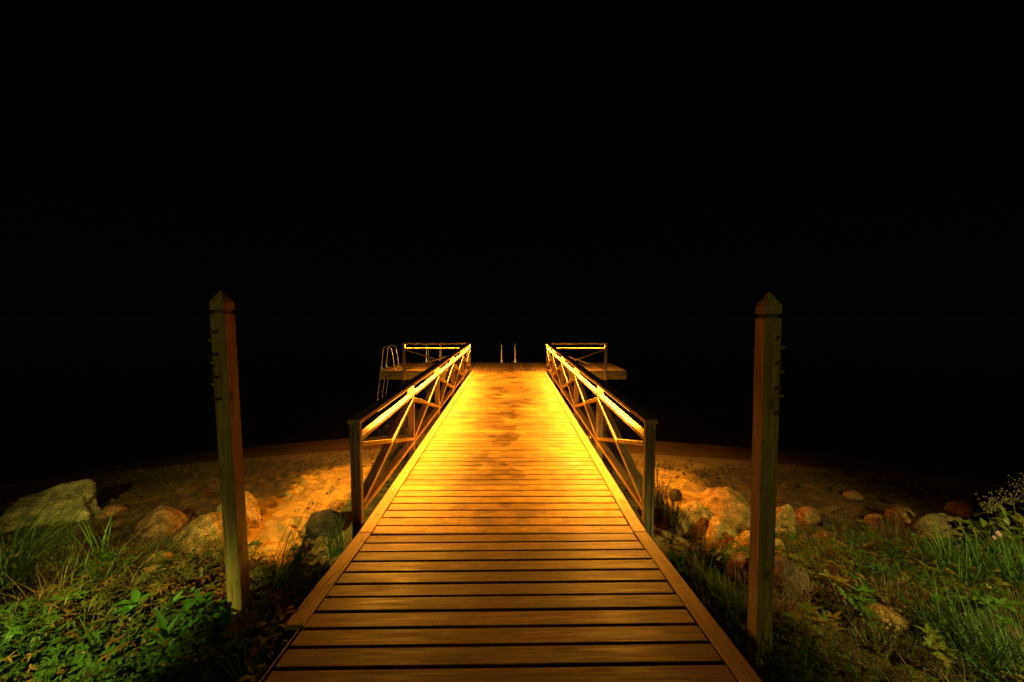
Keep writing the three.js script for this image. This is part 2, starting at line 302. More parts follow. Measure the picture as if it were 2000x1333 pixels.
// the bathing platform at the end
const PX0 = -4.36, PX1 = 4.0, PD0 = 13.34, PD1 = 15.75;
{
  const t = thing('bathing_platform', 'wide low timber platform crossing the far end of the walkway', 'platform', [0, 0, 0]);
  let n = 0; const mats = [0.32, 0.38, 0.26, 0.42].map(k => wood([k, k * 0.92, k * 0.85]));
  for (let x = PX0 + 0.065; x < PX1 - 0.04; x += 0.1288, n++) part('deck_board', at(chamferBox(0.119, 0.028, PD1 - PD0, 0.004), x, -0.014 + 0.002 * VAL[(n * 29) & 4095], -(PD0 + PD1) / 2), mats[Math.floor(R() * 4)], t);
  const fm = wood([0.62, 0.74, 0.42]);
  for (const [a, b] of [[PX0, -1.3], [1.3, PX1]]) for (let k = 0; k < 2; k++) part('fascia_board', at(chamferBox(b - a, 0.128, 0.028, 0.004), (a + b) / 2, -0.03 - 0.065 - k * 0.132, -(PD0 + 0.02)), fm, t);
  for (const x of [PX0 + 0.016, PX1 - 0.016]) for (let k = 0; k < 2; k++) part('fascia_board', at(chamferBox(0.028, 0.128, PD1 - PD0 - 0.07, 0.004), x, -0.03 - 0.065 - k * 0.132, -(PD0 + PD1) / 2 - 0.01), fm, t);
  part('fascia_board', at(chamferBox(PX1 - PX0, 0.26, 0.028, 0.004), (PX0 + PX1) / 2, -0.16, -PD1 + 0.02), fm, t);
  for (const x of [-3.9, -1.6, 1.6, 3.6]) for (const d of [14.7, 15.4]) { const y = H(x, d, false) - 0.5; part('support_post', at(chamferBox(0.14, -0.05 - y, 0.14), x, (y - 0.05) / 2, -d), wood([0.15, 0.15, 0.15]), t); }
}
for (const s of [-1, 1]) {
  const xe = s < 0 ? -3.5 : 3.27, xs = s * 1.36, a = Math.min(xs, xe), b = Math.max(xs, xe), Z = -PD0 + 0.042;
  const t = thing('platform_railing', s < 0 ? 'short glowing railing on the left half of the far platform' : 'short glowing railing on the right half of the far platform', 'railing', [0, 0, Z]);
  part('post', at(chamferBox(0.08, CAPB + 0.3, 0.07, 0.003), xe, (CAPB - 0.3) / 2 - 0.001, 0), railWood[1], t);
  part('handrail', at(chamferBox(b - a + 0.06, TOP - CAPB, 0.115, 0.005), (a + b) / 2 + s * 0.03, (TOP + CAPB) / 2, 0), railWood[0], t);
  const ia = s < 0 ? a + 0.042 : a, ib = s < 0 ? b : b - 0.042, c = (ia + ib) / 2;
  part('lower_rail', at(chamferBox(ib - ia, LOWT - LOWB, 0.094, 0.004), c, (LOWT + LOWB) / 2, 0), litRailWood, t);
  const y1 = LOWB - 0.02, y0 = 0.06, my = (y0 + y1) / 2;
  part('brace', bar([ia, y0, 0], [ib, y1, 0], 0.06, 0.042), railWood[1], t);
  part('brace', bar([ia, y1, 0], [c - 0.06, my + 0.02, 0], 0.058, 0.042), railWood[1], t);
  part('brace', bar([c + 0.06, my - 0.02, 0], [ib, y0, 0], 0.058, 0.042), railWood[1], t);
  led(t, ia + 0.02, ib - 0.02, 0, -0.044);
}

// bathing ladders: two steel stringers arching over the platform edge, rungs below, timber feet on the planks
function ladder(label, pos, turn, arch) {
  const t = thing('bathing_ladder', label, 'ladder', pos, 'steel ladders on the bathing platform'); t.rotation.y = turn;
  for (const s of [-0.27, 0.27]) {
    const pts = [[0.4 * arch, 0.03, s], [0.37 * arch, 0.4, s], [0.32 * arch, 0.68, s]];
    for (let k = 1; k < 6; k++) { const q = k / 6 * Math.PI; pts.push([0.175 + 0.145 * Math.cos(q), 0.69 + 0.11 * Math.sin(q), s]); }
    pts.push([0.02, 0.6, s], [-0.04, 0.1, s], [-0.07, -0.1, s], [-0.16, -0.7, s], [-0.22, -1.15, s]);
    part('stringer', tube(pts, 0.017, 60, 8), steel, t);
    part('stringer', tube([[0.06, -0.28, s * 0.8], [0.0, -0.6, s * 0.8], [-0.09, -1.15, s * 0.8]], 0.015, 10, 8), steel, t);
    part('foot_block', at(chamferBox(0.13, 0.04, 0.11, 0.004), 0.4, 0.021, s), railWood[1], t);
    const sh = new THREE.Shape(); sh.moveTo(-0.07, -0.02); sh.lineTo(0.07, -0.02); sh.lineTo(-0.05, 0.12); sh.closePath();
    part('bracket', new THREE.ExtrudeGeometry(sh, { depth: 0.008, bevelEnabled: false }).translate(0, 0.025, s + 0.02), steel, t);
  }
  for (const y of [-0.32, -0.58, -0.84]) { const x = -0.1 - (-0.1 - y) * 0.145; part('rung', new THREE.CylinderGeometry(0.015, 0.015, 0.54, 8).rotateX(Math.PI / 2).translate(x, y, 0), steel, t); }
  return t;
}
ladder('steel ladder with arched handles on the left end of the platform', [PX0, 0, -13.98], 0, 1);
ladder('steel ladder on the outer platform edge seen through the left platform railing', [-3.0, 0, -PD1], Math.PI / 2, 1);
ladder('steel ladder on the outer platform edge straight ahead beyond the walkway', [-0.02, 0, -PD1], Math.PI / 2, 1);

// ---------------------------------------------------------------- the two tall marker posts
function markerPost(label, x, d, lean, flip, tip) {
  const t = thing('marker_post', label, 'post', [x, H(x, d) - 0.25, -d]); t.rotation.z = lean;
  const top = tip - (H(x, d) - 0.25), w = 0.093, groove = 0.035;
  part('shaft', at(chamferBox(w, top - groove, w, 0.003), 0, (top - groove) / 2, 0), poleWood, t);
  part('groove', at(chamferBox(w - 0.022, 0.018, w - 0.022, 0.001), 0, top - groove + 0.007, 0), darkWood, t);
  const c = new THREE.CylinderGeometry(0.004, w * 0.7071, 0.075, 4, 1).rotateY(Math.PI / 4).translate(0, top + 0.0725, 0).toNonIndexed(); c.computeVertexNormals();
  const uv = c.attributes.uv, ps = c.attributes.position; for (let i = 0; i < uv.count; i++) uv.setXY(i, ps.getY(i) * 3, (ps.getX(i) + ps.getZ(i)) * 4);
  part('cap', mergeGeometries([at(chamferBox(w, 0.05, w, 0.003), 0, top + 0.011, 0), c]), poleWood, t);
  const peg = (p, q) => part('peg', tube([p, q], 0.0085, 2, 8), poleWood, t);
  for (let k = 0; k < 4; k++) { const y = top - 0.155 - k * 0.14; peg([-flip * 0.02, y, w / 2 - 0.01], [-flip * 0.02, y + 0.022, w / 2 + 0.05]); peg([0.01, y + 0.01, -w / 2 + 0.01], [0.01, y + 0.03, -w / 2 - 0.05]); }
  for (let k = 0; k < 3; k++) { const y = top - 0.225 - k * 0.14; peg([-flip * (w / 2 - 0.01), y, -0.01], [-flip * (w / 2 + 0.055), y + 0.025, -0.01]); }
  return t;
}
markerPost('tall square timber post with pointed top standing in the plants left of the walkway', -1.71, 2.505, 0.012, 1, 1.925);
markerPost('tall square timber post with pointed top standing in the grass right of the walkway', 1.552, 2.24, 0.014, -1, 1.9);

// ---------------------------------------------------------------- stones
const stoneTex = dataTex(512, 512, (i, j, p) => { const u = i / 512 * 16, v = j / 512 * 16; const s = vn2(u * 6, v * 6), q = vn2(u * 14 + 3, v * 14), m = fbm2(u, v, 4); const t = 0.76 + 0.12 * s + 0.12 * q + 0.3 * m; p[0] = clamp(t, 0, 1); p[1] = clamp(t * 0.97, 0, 1); p[2] = clamp(t * 0.92, 0, 1); }, true);
const stoneBump = dataTex(512, 512, (i, j, p) => { const u = i / 512 * 16, v = j / 512 * 16; p[0] = p[1] = p[2] = 0.5 + 0.35 * fbm2(u * 4, v * 4, 4) + 0.2 * vn2(u * 16, v * 16); });
const stoneMat = new THREE.MeshStandardMaterial({ vertexColors: true, map: stoneTex, bumpMap: stoneBump, bumpScale: 0.014, roughness: 0.85 });
function stoneGeo(seed, sx, sy, sz, angular, col, moss = 0) {
  const q = rng(seed), g = new THREE.IcosahedronGeometry(1, 18), P = g.attributes.position, C = [], U = [], o = q() * 100, cuts = [];
  for (let i = 0; i < 13; i++) { const a = q() * 6.283, y = q() * 2 - 0.7, n = new THREE.Vector3(Math.cos(a), y, Math.sin(a)).normalize(); cuts.push([n, 0.6 + q() * 0.25]); }
  const v = new THREE.Vector3();
  for (let i = 0; i < P.count; i++) {
    v.fromBufferAttribute(P, i).normalize(); const n0 = v.clone(), mx = Math.max(Math.abs(v.x), Math.abs(v.y), Math.abs(v.z)); let r = lerp(1, 0.82 / mx, angular * 0.7) + 0.26 * fbm3(v.x * 1.4 + o, v.y * 1.4, v.z * 1.4, 3);
    if (angular) for (const [n, k] of cuts) { const c = n0.dot(n); if (c > 0.05) r = lerp(r, Math.min(r, k / c), angular); }
    r *= 1 + 0.09 * fbm3(n0.x * 4 + o, n0.y * 4, n0.z * 4, 5);
    P.setXYZ(i, n0.x * r * sx, n0.y * r * sy, n0.z * r * sz);
    const m = 0.85 + 0.5 * fbm3(n0.x * 4 + o, n0.y * 4, n0.z * 4, 4), ms = moss * sm(0.05, 0.25, fbm3(n0.x * 2.5, n0.y * 2.5 + o, n0.z * 2.5, 4) + 0.12);
    const c = col.map(k => k * m); C.push(lerp(c[0], 0.03, ms), lerp(c[1], 0.04, ms), lerp(c[2], 0.015, ms));
  }
  g.computeVertexNormals();
  // soft normals: average those of equal corners
  const map = new Map(), N = g.attributes.normal; for (let i = 0; i < P.count; i++) { const k = Math.round(P.getX(i) * 1e4) + ',' + Math.round(P.getY(i) * 1e4) + ',' + Math.round(P.getZ(i) * 1e4); const e = map.get(k) ?? [0, 0, 0, []]; e[0] += N.getX(i); e[1] += N.getY(i); e[2] += N.getZ(i); e[3].push(i); map.set(k, e); }
  for (const e of map.values()) { const l = Math.hypot(e[0], e[1], e[2]); for (const i of e[3]) N.setXYZ(i, e[0] / l, e[1] / l, e[2] / l); }
  for (let i = 0; i < P.count; i += 3) { let n = [0, 0, 0]; for (let k = 0; k < 3; k++) { n[0] += N.getX(i + k); n[1] += N.getY(i + k); n[2] += N.getZ(i + k); } const a = n.map(Math.abs), f = a.indexOf(Math.max(...a)); for (let k = 0; k < 3; k++) { const p = [P.getX(i + k), P.getY(i + k), P.getZ(i + k)]; U.push(p[f === 0 ? 1 : 0] + o, p[f === 2 ? 1 : 2] + o * 0.7); } }
  g.setAttribute('uv', new THREE.Float32BufferAttribute(U, 2)); g.setAttribute('color', new THREE.Float32BufferAttribute(C, 3)); return g;
}
const GREY = [0.32, 0.23, 0.1], WARM = [0.6, 0.35, 0.13], RED = [0.46, 0.25, 0.11], PALE = [0.74, 0.5, 0.19], DARK = [0.12, 0.1, 0.075];
// place in the photograph: left, right, top, foot; then depth over width, angularity, colour, moss, turn
function stone(name, label, x0, x1, y0, y1, deep, ang, col, moss = 0, turn = 0, tilt = 0, sunk = 0.3) {
  const p = G((x0 + x1) / 2, y1), d = -p[2], k = pxPerM(d), w = (x1 - x0) / k, h = (y1 - y0) / k;
  const sy = h / (2 - 2 * sunk) * 1.12, sx = w / 2, sz = w * deep / 2;
  const m = part(name, stoneGeo(Math.round(x0 * 7 + y0), sx, sy, sz, ang, col, moss), stoneMat, scene);
  m.position.set(p[0], p[1] + h - sy * 1.02, p[2] - sz * 0.55); m.rotation.set(0, turn, tilt); return tag(m, label, 'rock');
}
stone('boulder', 'big pale angular boulder with sloping flat top at the left edge of the beach', -48, 148, 962, 1034, 0.6, 0.95, [0.7, 0.62, 0.3], 0.35, 0.25, 0.2);
stone('boulder', 'reddish rounded boulder behind the tall grass, third from the left edge', 252, 345, 995, 1046, 0.8, 0.4, RED);
stone('boulder', 'tan boulder with streaky grass in front, directly left of the left timber post', 322, 440, 1010, 1085, 0.8, 0.35, WARM);
stone('boulder', 'speckled upright boulder peeking out right behind the left timber post', 415, 500, 962, 1032, 0.7, 0.2, PALE);
stone('boulder', 'dark mossy rock lying on the lit sand beside the left railing post', 588, 672, 998, 1042, 0.8, 0.6, DARK, 0.5, 0.3);
stone('stone', 'smooth orange cobble in the ground cover left of the left timber post', 350, 412, 1116, 1148, 0.8, 0.2, WARM);
stone('stone', 'flat tan stone half hidden by the left timber post', 398, 470, 1094, 1124, 0.8, 0.3, WARM);
stone('stone', 'small rounded tan stone just right of the left timber post', 488, 534, 1090, 1120, 0.9, 0.2, WARM);
stone('stone', 'low brown stone under the dry grass left of the tan boulder', 262, 330, 1085, 1115, 0.8, 0.4, WARM);
stone('stone', 'low dark stone at the left photo edge behind the big pale boulder', -10, 45, 985, 1003, 0.8, 0.5, RED);
stone('boulder', 'bright pale boulder nearest the right railing post', 1316, 1408, 974, 1046, 0.8, 0.5, PALE, 0.15);
stone('boulder', 'large round granite boulder behind the pale one, left of the right timber post', 1372, 1490, 958, 1034, 0.9, 0.25, WARM, 0, 0.2);
stone('boulder', 'angular wedge boulder in front of the round granite boulder beside the right timber post', 1372, 1462, 1018, 1078, 0.8, 0.85, PALE, 0, 0.5);
stone('stone', 'small dark stone on the sand behind the weeds by the right railing post', 1308, 1336, 956, 978, 0.9, 0.3, DARK);
stone('stone', 'small pale stone behind the small dark stone by the right railing post', 1290, 1318, 944, 972, 0.9, 0.3, PALE);
stone('boulder', 'rough broken boulder low behind the right timber post', 1425, 1500, 1080, 1132, 0.9, 0.7, RED, 0.3);
stone('boulder', 'tall boulder with dark shaded side right of the right timber post', 1490, 1580, 986, 1058, 0.8, 0.7, WARM, 0, 0.35);
stone('boulder', 'low orange boulder at the foot of the tall shaded boulder', 1480, 1552, 1056, 1098, 0.9, 0.3, WARM);
stone('stone', 'flat brown slab in the grass right of the tall shaded boulder', 1592, 1650, 1040, 1062, 0.7, 0.8, RED);
stone('stone', 'orange stone lying in front of the flat brown slab', 1626, 1678, 1054, 1078, 0.8, 0.6, WARM);
stone('boulder', 'dark red soil crusted rock in front of the right timber post', 1502, 1600, 1104, 1170, 1, 0.5, [0.2, 0.11, 0.06], 0.3);
stone('boulder', 'orange pointed boulder left of the long brown boulder', 1742, 1815, 990, 1040, 0.9, 0.6, RED);
stone('boulder', 'long brown sloping boulder left of the pink flowers', 1800, 1950, 1010, 1074, 0.55, 0.35, GREY, 0.1, -0.1, -0.22);
stone('stone', 'low red stone near the water at the right behind the long boulder', 1872, 1932, 985, 1010, 0.9, 0.5, RED);
stone('stone', 'flat low stone in the grass in the lower right', 1700, 1800, 1196, 1228, 0.7, 0.4, WARM);
stone('stone', 'low wet stone at the waterline right of the right timber post', 1655, 1690, 962, 976, 0.9, 0.3, RED);
stone('stone', 'low stone on the dark beach between the big pale boulder and the reddish one', 178, 232, 990, 1010, 0.9, 0.4, RED);
stone('stone', 'small stone on the sand just behind the dark mossy rock', 640, 662, 982, 996, 0.9, 0.3, WARM);
stone('boulder', 'small orange boulder peeping out behind the tall shaded boulder', 1560, 1612, 990, 1022, 0.9, 0.4, RED);
stone('stone', 'small brown stone left of the orange pointed boulder', 1700, 1740, 1008, 1030, 0.9, 0.4, RED);
stone('boulder', 'warm boulder wedged between the wedge boulder and the right timber post', 1440, 1496, 1040, 1082, 0.9, 0.5, WARM);
stone('stone', 'rounded stone low in front of the wedge boulder', 1385, 1430, 1078, 1106, 0.9, 0.4, WARM);
{ // dark pebbles and weed washed up along the shore
  const g = new THREE.IcosahedronGeometry(1, 1), n = 5200, m = new THREE.InstancedMesh(g, new THREE.MeshStandardMaterial({ color: 0xffffff, roughness: 0.6 }), n), q = rng(44), M = new THREE.Matrix4(), e = new THREE.Euler(), qu = new THREE.Quaternion(), c = new THREE.Color();
  for (let i = 0; i < n; i++) {
    const x = (q() * 2 - 1) * 8.5, far = q() < 0.72, d = far ? shore(x) - 0.75 + (q() + q() + q() - 1.5) * 0.75 + 0.25 * vn2(x * 1.3, 8) : 3.9 + q() * 3.2, s = (far ? 0.006 : 0.005) + Math.pow(q(), 4) * 0.026;
    const y = H(x, d); if (Math.abs(x) < 1.2 && d < 3) continue;
    M.compose(new THREE.Vector3(x, y + s * 0.15, -d), qu.setFromEuler(e.set(q() * 6, q() * 6, q() * 6)), new THREE.Vector3(s * (0.7 + q() * 0.9), s * 0.6, s)); m.setMatrixAt(i, M);
    const t = 0.012 + 0.05 * q() * q(); m.setColorAt(i, c.setRGB(t * 1.15, t * 0.95, t * 0.7));
  }
  m.name = numbered('gravel'); scene.add(m); tag(m, 'dark pebbles and washed up weed scattered on the sand along the waterline', 'gravel', null, 'stuff');
}

// ---------------------------------------------------------------- plants
const leafMat = (r, g, b, t = 0.35) => new THREE.MeshPhysicalMaterial({ color: new THREE.Color().setRGB(r, g, b), roughness: 0.5, specularIntensity: 0.5, transmission: t, thickness: 0, side: THREE.DoubleSide });
const GREEN = [leafMat(0.05, 0.12, 0.018), leafMat(0.07, 0.13, 0.02), leafMat(0.1, 0.13, 0.025), leafMat(0.13, 0.11, 0.03), leafMat(0.03, 0.11, 0.02)];
const VIVID = leafMat(0.065, 0.18, 0.018), STRAW = leafMat(0.3, 0.22, 0.09), RUST = leafMat(0.3, 0.12, 0.04), TWIG = new THREE.MeshStandardMaterial({ color: new THREE.Color().setRGB(0.1, 0.07, 0.04), roughness: 0.9 });
const PINK = leafMat(0.75, 0.4, 0.6, 0.4), LIME = leafMat(0.18, 0.24, 0.03), SEED = new THREE.MeshStandardMaterial({ color: new THREE.Color().setRGB(0.16, 0.13, 0.07), roughness: 0.6 });
function geo(P, I) { const g = new THREE.BufferGeometry(); g.setAttribute('position', new THREE.Float32BufferAttribute(P, 3)); g.setIndex(I); g.setAttribute('uv', new THREE.Float32BufferAttribute(new Float32Array(P.length / 3 * 2), 2)); g.computeVertexNormals(); return g; }
// a leaf lying along +z from the origin: folded along its midrib, drooping at the tip, with a toothed edge
function leaf(L, W, droop = 0.3, fold = 0.25, seg = 6, tooth = 0.0) {
  const P = [], I = [];
  for (let i = 0; i <= seg; i++) {
    const t = i / seg, w = W / 2 * Math.pow(Math.sin(Math.PI * Math.pow(t, 0.75)), 0.85) * (1 + (i % 2 ? tooth : -tooth)), y = -droop * L * t * t;
    P.push(-w, y + fold * w, t * L, 0, y, t * L, w, y + fold * w, t * L);
    if (i) for (let k = 0; k < 2; k++) { const a = (i - 1) * 3 + k, b = i * 3 + k; I.push(a, b, a + 1, a + 1, b, b + 1); }
  }
  return geo(P, I);
}
function blade(q, L, W, lean, dir, bend, base = 0.03) { // a grass blade: an arched tapering strip with a fold
  const P = [], I = [], seg = 6, ca = Math.cos(dir), sa = Math.sin(dir), bx = (q() - 0.5) * base * 2, bz = (q() - 0.5) * base * 2, tw = (q() - 0.5) * 1.2;
  let x = 0, y = 0, th = lean;
  for (let i = 0; i <= seg; i++) {
    const t = i / seg, w = W / 2 * (1 - Math.pow(t, 2.2)) * (0.65 + 0.35 * Math.min(1, t * 4)) + 0.0003, a = dir + Math.PI / 2 + tw * t;
    P.push(bx + ca * x - Math.cos(a) * w, y, bz + sa * x - Math.sin(a) * w, bx + ca * x, y - w * 0.5, bz + sa * x, bx + ca * x + Math.cos(a) * w, y, bz + sa * x + Math.sin(a) * w);
    if (i) for (let k = 0; k < 2; k++) { const m = (i - 1) * 3 + k, n = i * 3 + k; I.push(m, m + 1, n, m + 1, n + 1, n); }
    x += Math.sin(th) * L / seg; y += Math.cos(th) * L / seg; th += bend / seg * (0.4 + 1.2 * t);
  }
  return geo(P, I);
}
function tuftGeo(seed, n, L, W, lean, bend, dir = null, spread = 3.14, base = 0.04) {
  const q = rng(seed), a = [];
  for (let i = 0; i < n; i++) a.push(blade(q, L * (0.45 + 0.6 * q()), W * (0.6 + 0.6 * q()), lean * (0.2 + q()), (dir ?? 0) + (q() * 2 - 1) * spread, bend * (0.4 + 0.9 * q()), base));
  return mergeGeometries(a);
}
function tuft(label, px, py, mat, n, L, W, lean, bend, dir, spread, base) {
  const p = G(px, py), m = part('grass_tuft', tuftGeo(Math.round(px * 3 + py), n, L, W, lean, bend, dir, spread, base), mat, scene);
  m.position.set(p[0], p[1] - 0.01, p[2]); return tag(m, label, 'grass');
}
tuft('tall thin grass left of the bright green tuft, bending left', 150, 1110, leafMat(0.1, 0.17, 0.02), 36, 0.6, 0.011, 0.45, 0.8, 2.9, 0.9, 0.09);
tuft('olive arching blades right of the bright green tuft', 262, 1112, leafMat(0.13, 0.16, 0.025), 30, 0.5, 0.01, 0.6, 0.9, -0.4, 0.9, 0.08);
tuft('pale drooping grass below the bright green tuft', 190, 1160, leafMat(0.15, 0.17, 0.03), 30, 0.48, 0.01, 0.7, 1.1, 0.2, 1.6, 0.09);
tuft('long dark blades sweeping right along the left photo edge', 30, 1160, leafMat(0.08, 0.15, 0.02), 40, 0.8, 0.012, 0.6, 1.1, -0.2, 0.6, 0.1);
tuft('dry brownish grass between the sedge and the ground cover', 110, 1175, leafMat(0.2, 0.15, 0.03), 34, 0.42, 0.007, 0.7, 0.9, null, 3.14, 0.1);
tuft('dark grass clump directly behind the left timber post', 440, 1110, GREEN[1], 36, 0.42, 0.01, 0.5, 0.7, null, 3.14, 0.07);
tuft('bright green upright grass tuft in front of the big pale boulder', 205, 1118, leafMat(0.12, 0.24, 0.02), 34, 0.56, 0.018, 0.35, 0.5, null, 3.14, 0.07);
tuft('dark arching sedge at the left photo edge, blades leaning right', 20, 1120, leafMat(0.09, 0.17, 0.02), 60, 0.85, 0.013, 0.55, 1.2, -0.3, 0.7, 0.12);
tuft('long arching grass leaning right below the big pale boulder', 75, 1075, leafMat(0.1, 0.18, 0.02), 55, 0.6, 0.012, 0.75, 0.9, -0.5, 0.6, 0.14);
tuft('low dark grass clump hanging over at the left photo edge', -20, 1190, GREEN[1], 65, 0.81, 0.0092, 0.6, 1.1, 0.1, 0.9, 0.1);
tuft('thin spidery olive grass in front of the reddish boulder', 300, 1100, leafMat(0.16, 0.16, 0.04), 44, 0.567, 0.0057, 0.8, 0.5, null, 3.14, 0.05);
tuft('grass leaning right in front of the tan boulder beside the left timber post', 400, 1082, GREEN[1], 57, 0.54, 0.008, 0.5, 0.6, -0.6, 0.9, 0.07);
tuft('tall dark grass between the left timber post and the walkway', 545, 1185, GREEN[0], 78, 0.837, 0.0103, 0.45, 0.8, -0.5, 0.8, 0.1);
tuft('dark grass leaning over the left edge board near the shore end', 570, 1215, GREEN[0], 52, 0.54, 0.0092, 0.5, 1.0, 0.0, 0.6, 0.06);
tuft('grass behind the left edge board close to the left railing post', 655, 1085, GREEN[0], 44, 0.459, 0.0092, 0.5, 0.7, null, 3.14, 0.08);
tuft('two broad bright blades curving in the lower left corner plants', 205, 1300, leafMat(0.16, 0.3, 0.03), 5, 0.432, 0.0184, 0.15, 0.9, 2.8, 0.9, 0.06);
tuft('yellow green fine grass clump beside the orange stones in the right meadow', 1600, 1105, leafMat(0.14, 0.17, 0.03), 202, 0.326, 0.0046, 0.7, 0.6, null, 3.14, 0.12);
tuft('soft olive grass behind the flat brown slab', 1650, 1050, leafMat(0.12, 0.12, 0.03), 202, 0.304, 0.0046, 0.6, 0.5, null, 3.14, 0.14);
tuft('brownish feathery grass left of the orange pointed boulder', 1738, 1062, leafMat(0.16, 0.11, 0.035), 219, 0.37, 0.0046, 0.6, 0.5, null, 3.14, 0.15);
tuft('bright green grass clump under the pink flowers', 1870, 1140, leafMat(0.09, 0.2, 0.025), 152, 0.456, 0.0057, 0.55, 0.5, null, 3.14, 0.12);
tuft('bright green grass at the right photo edge below the flowers', 1985, 1150, leafMat(0.09, 0.2, 0.025), 152, 0.478, 0.0057, 0.6, 0.6, null, 3.14, 0.14);
tuft('green grass clump in the middle of the right meadow', 1800, 1215, leafMat(0.09, 0.15, 0.03), 169, 0.37, 0.0057, 0.65, 0.5, 2.4, 1.4, 0.14);
tuft('long green grass in the lower right meadow', 1880, 1275, leafMat(0.08, 0.17, 0.025), 169, 0.392, 0.0057, 0.65, 0.6, null, 3.14, 0.14);
tuft('grass clump in the lower right photo corner', 1975, 1320, leafMat(0.08, 0.15, 0.025), 152, 0.37, 0.0057, 0.65, 0.6, null, 3.14, 0.14);
tuft('dry golden grass beside the flat low stone in the lower right', 1745, 1200, leafMat(0.24, 0.16, 0.05), 185, 0.283, 0.0046, 1.0, 0.5, -0.2, 1.2, 0.12);
tuft('dry olive grass fanning out right beside the right timber post', 1530, 1220, leafMat(0.18, 0.15, 0.045), 91, 0.378, 0.0046, 0.7, 0.6, -0.2, 1.0, 0.08);
tuft('two pale dry straws between the walkway and the right timber post', 1440, 1268, STRAW, 3, 0.351, 0.0034, 0.25, 0.2, 3.0, 0.4, 0.03);

// leafy ground cover (nobody could count it)
function coverMesh(name, label, geos, n, seed, place, tint, mat, kindName) {
  const q = rng(seed), per = geos.map(() => []), e = new THREE.Euler(), qu = new THREE.Quaternion();
  for (let i = 0; i < n; i++) {
    const s = place(q); if (!s) continue; const [x, d, size] = s, M = new THREE.Matrix4();
    M.compose(new THREE.Vector3(x, H(x, d) - 0.004, -d), qu.setFromEuler(e.set((q() - 0.5) * 0.5, q() * 6.283, (q() - 0.5) * 0.5)), new THREE.Vector3(size, size * (0.7 + 0.6 * q()), size));
    per[Math.floor(q() * geos.length)].push([M, tint(q, x, d)]);
  }
  geos.forEach((g, k) => {
    const m = new THREE.InstancedMesh(g, mat, per[k].length); per[k].forEach(([M, c], i) => { m.setMatrixAt(i, M); m.setColorAt(i, new THREE.Color().setRGB(...c)); });
    m.castShadow = m.receiveShadow = true; m.name = numbered(name); scene.add(m); tag(m, label[k], kindName, null, 'stuff');
  });
}
function sprig(seed, stems, leaflets, L, W, h, pal = false) { // a few stalks, each with toothed leaflets at its head
  const q = rng(seed), a = [];
  for (let s = 0; s < stems; s++) {
    const dir = q() * 6.283, lean = 0.15 + q() * 0.6, hh = h * (0.5 + 0.8 * q()), tip = new THREE.Vector3(Math.cos(dir) * Math.sin(lean) * hh, Math.cos(lean) * hh, Math.sin(dir) * Math.sin(lean) * hh);
    a.push(blade(rng(seed + s), hh, 0.0035, lean, dir, 0.0, 0.001));
    for (let i = 0; i < leaflets; i++) {
      const l = leaf(L * (0.65 + 0.6 * q()), W * (0.7 + 0.6 * q()), 0.15 + q() * 0.4, 0.25, 6, 0.14);
      const yaw = pal ? (i / (leaflets - 1) - 0.5) * 3.4 - dir + Math.PI / 2 : q() * 6.283;
      l.rotateX(-0.5 + q() * 0.7); l.rotateY(yaw); l.translate(tip.x, tip.y, tip.z); a.push(l);
    }
  }
  return mergeGeometries(a);
}
const white = leafMat(1, 1, 1, 0.3);
const onDeck = (x, d) => Math.abs(x) < 1.34 && d < 13;
coverMesh('ground_cover', ['dense low toothed leaves carpeting the bank on the left side', 'dense low narrow leaves carpeting the bank on the left side', 'dense low broad leaves carpeting the bank on the left side', 'taller narrow leaved stems rising from the ground cover on the left side'],
  [sprig(1, 5, 5, 0.032, 0.017, 0.11), sprig(2, 4, 5, 0.042, 0.011, 0.13, true), sprig(3, 4, 3, 0.045, 0.024, 0.12), sprig(7, 3, 6, 0.04, 0.009, 0.17)], 7400, 301,
  q => { const x = -1.32 - Math.pow(q(), 0.8) * 5.2, d = 1.75 + q() * 2.7, lim = 3.75 + 0.35 * vn2(x * 2.1, 5) + (x < -3.2 ? 0.5 : 0) - (x > -1.9 ? 0.15 : 0); if (d > lim) return null; if (vn2(x * 2.2, d * 2.2) > (d > 3 ? 0.1 : x > -2.4 ? 0.9 : 0.5)) return null; if (x < -2.5 && d > 2.75 && q() < 0.65) return null; return [x, d, (0.75 + 0.6 * q()) * (1 + 0.35 * vn2(x * 1.7 + 8, d * 1.7)) * (1 - 0.3 * sm(2.7, 3.4, d))]; },
  (q, x, d) => { const v = sm(-0.05, 0.2, vn2(x * 1.6 + 2, d * 1.9 + 7) + 0.55 * sm(2.9, 2.1, d) * sm(-3.6, -2.7, x) - 0.3), t = 0.55 + 0.8 * q(), u = q(), br = sm(0, 0.35, vn2(x * 2.4 + 30, d * 2.4)); const a = u < 0.12 + 0.35 * br * (1 - v) ? [0.19, 0.105, 0.025] : [lerp(0.085, 0.05, v), lerp(0.085, 0.12, v), 0.012]; return a.map(k => k * t); }, white, 'ground cover');
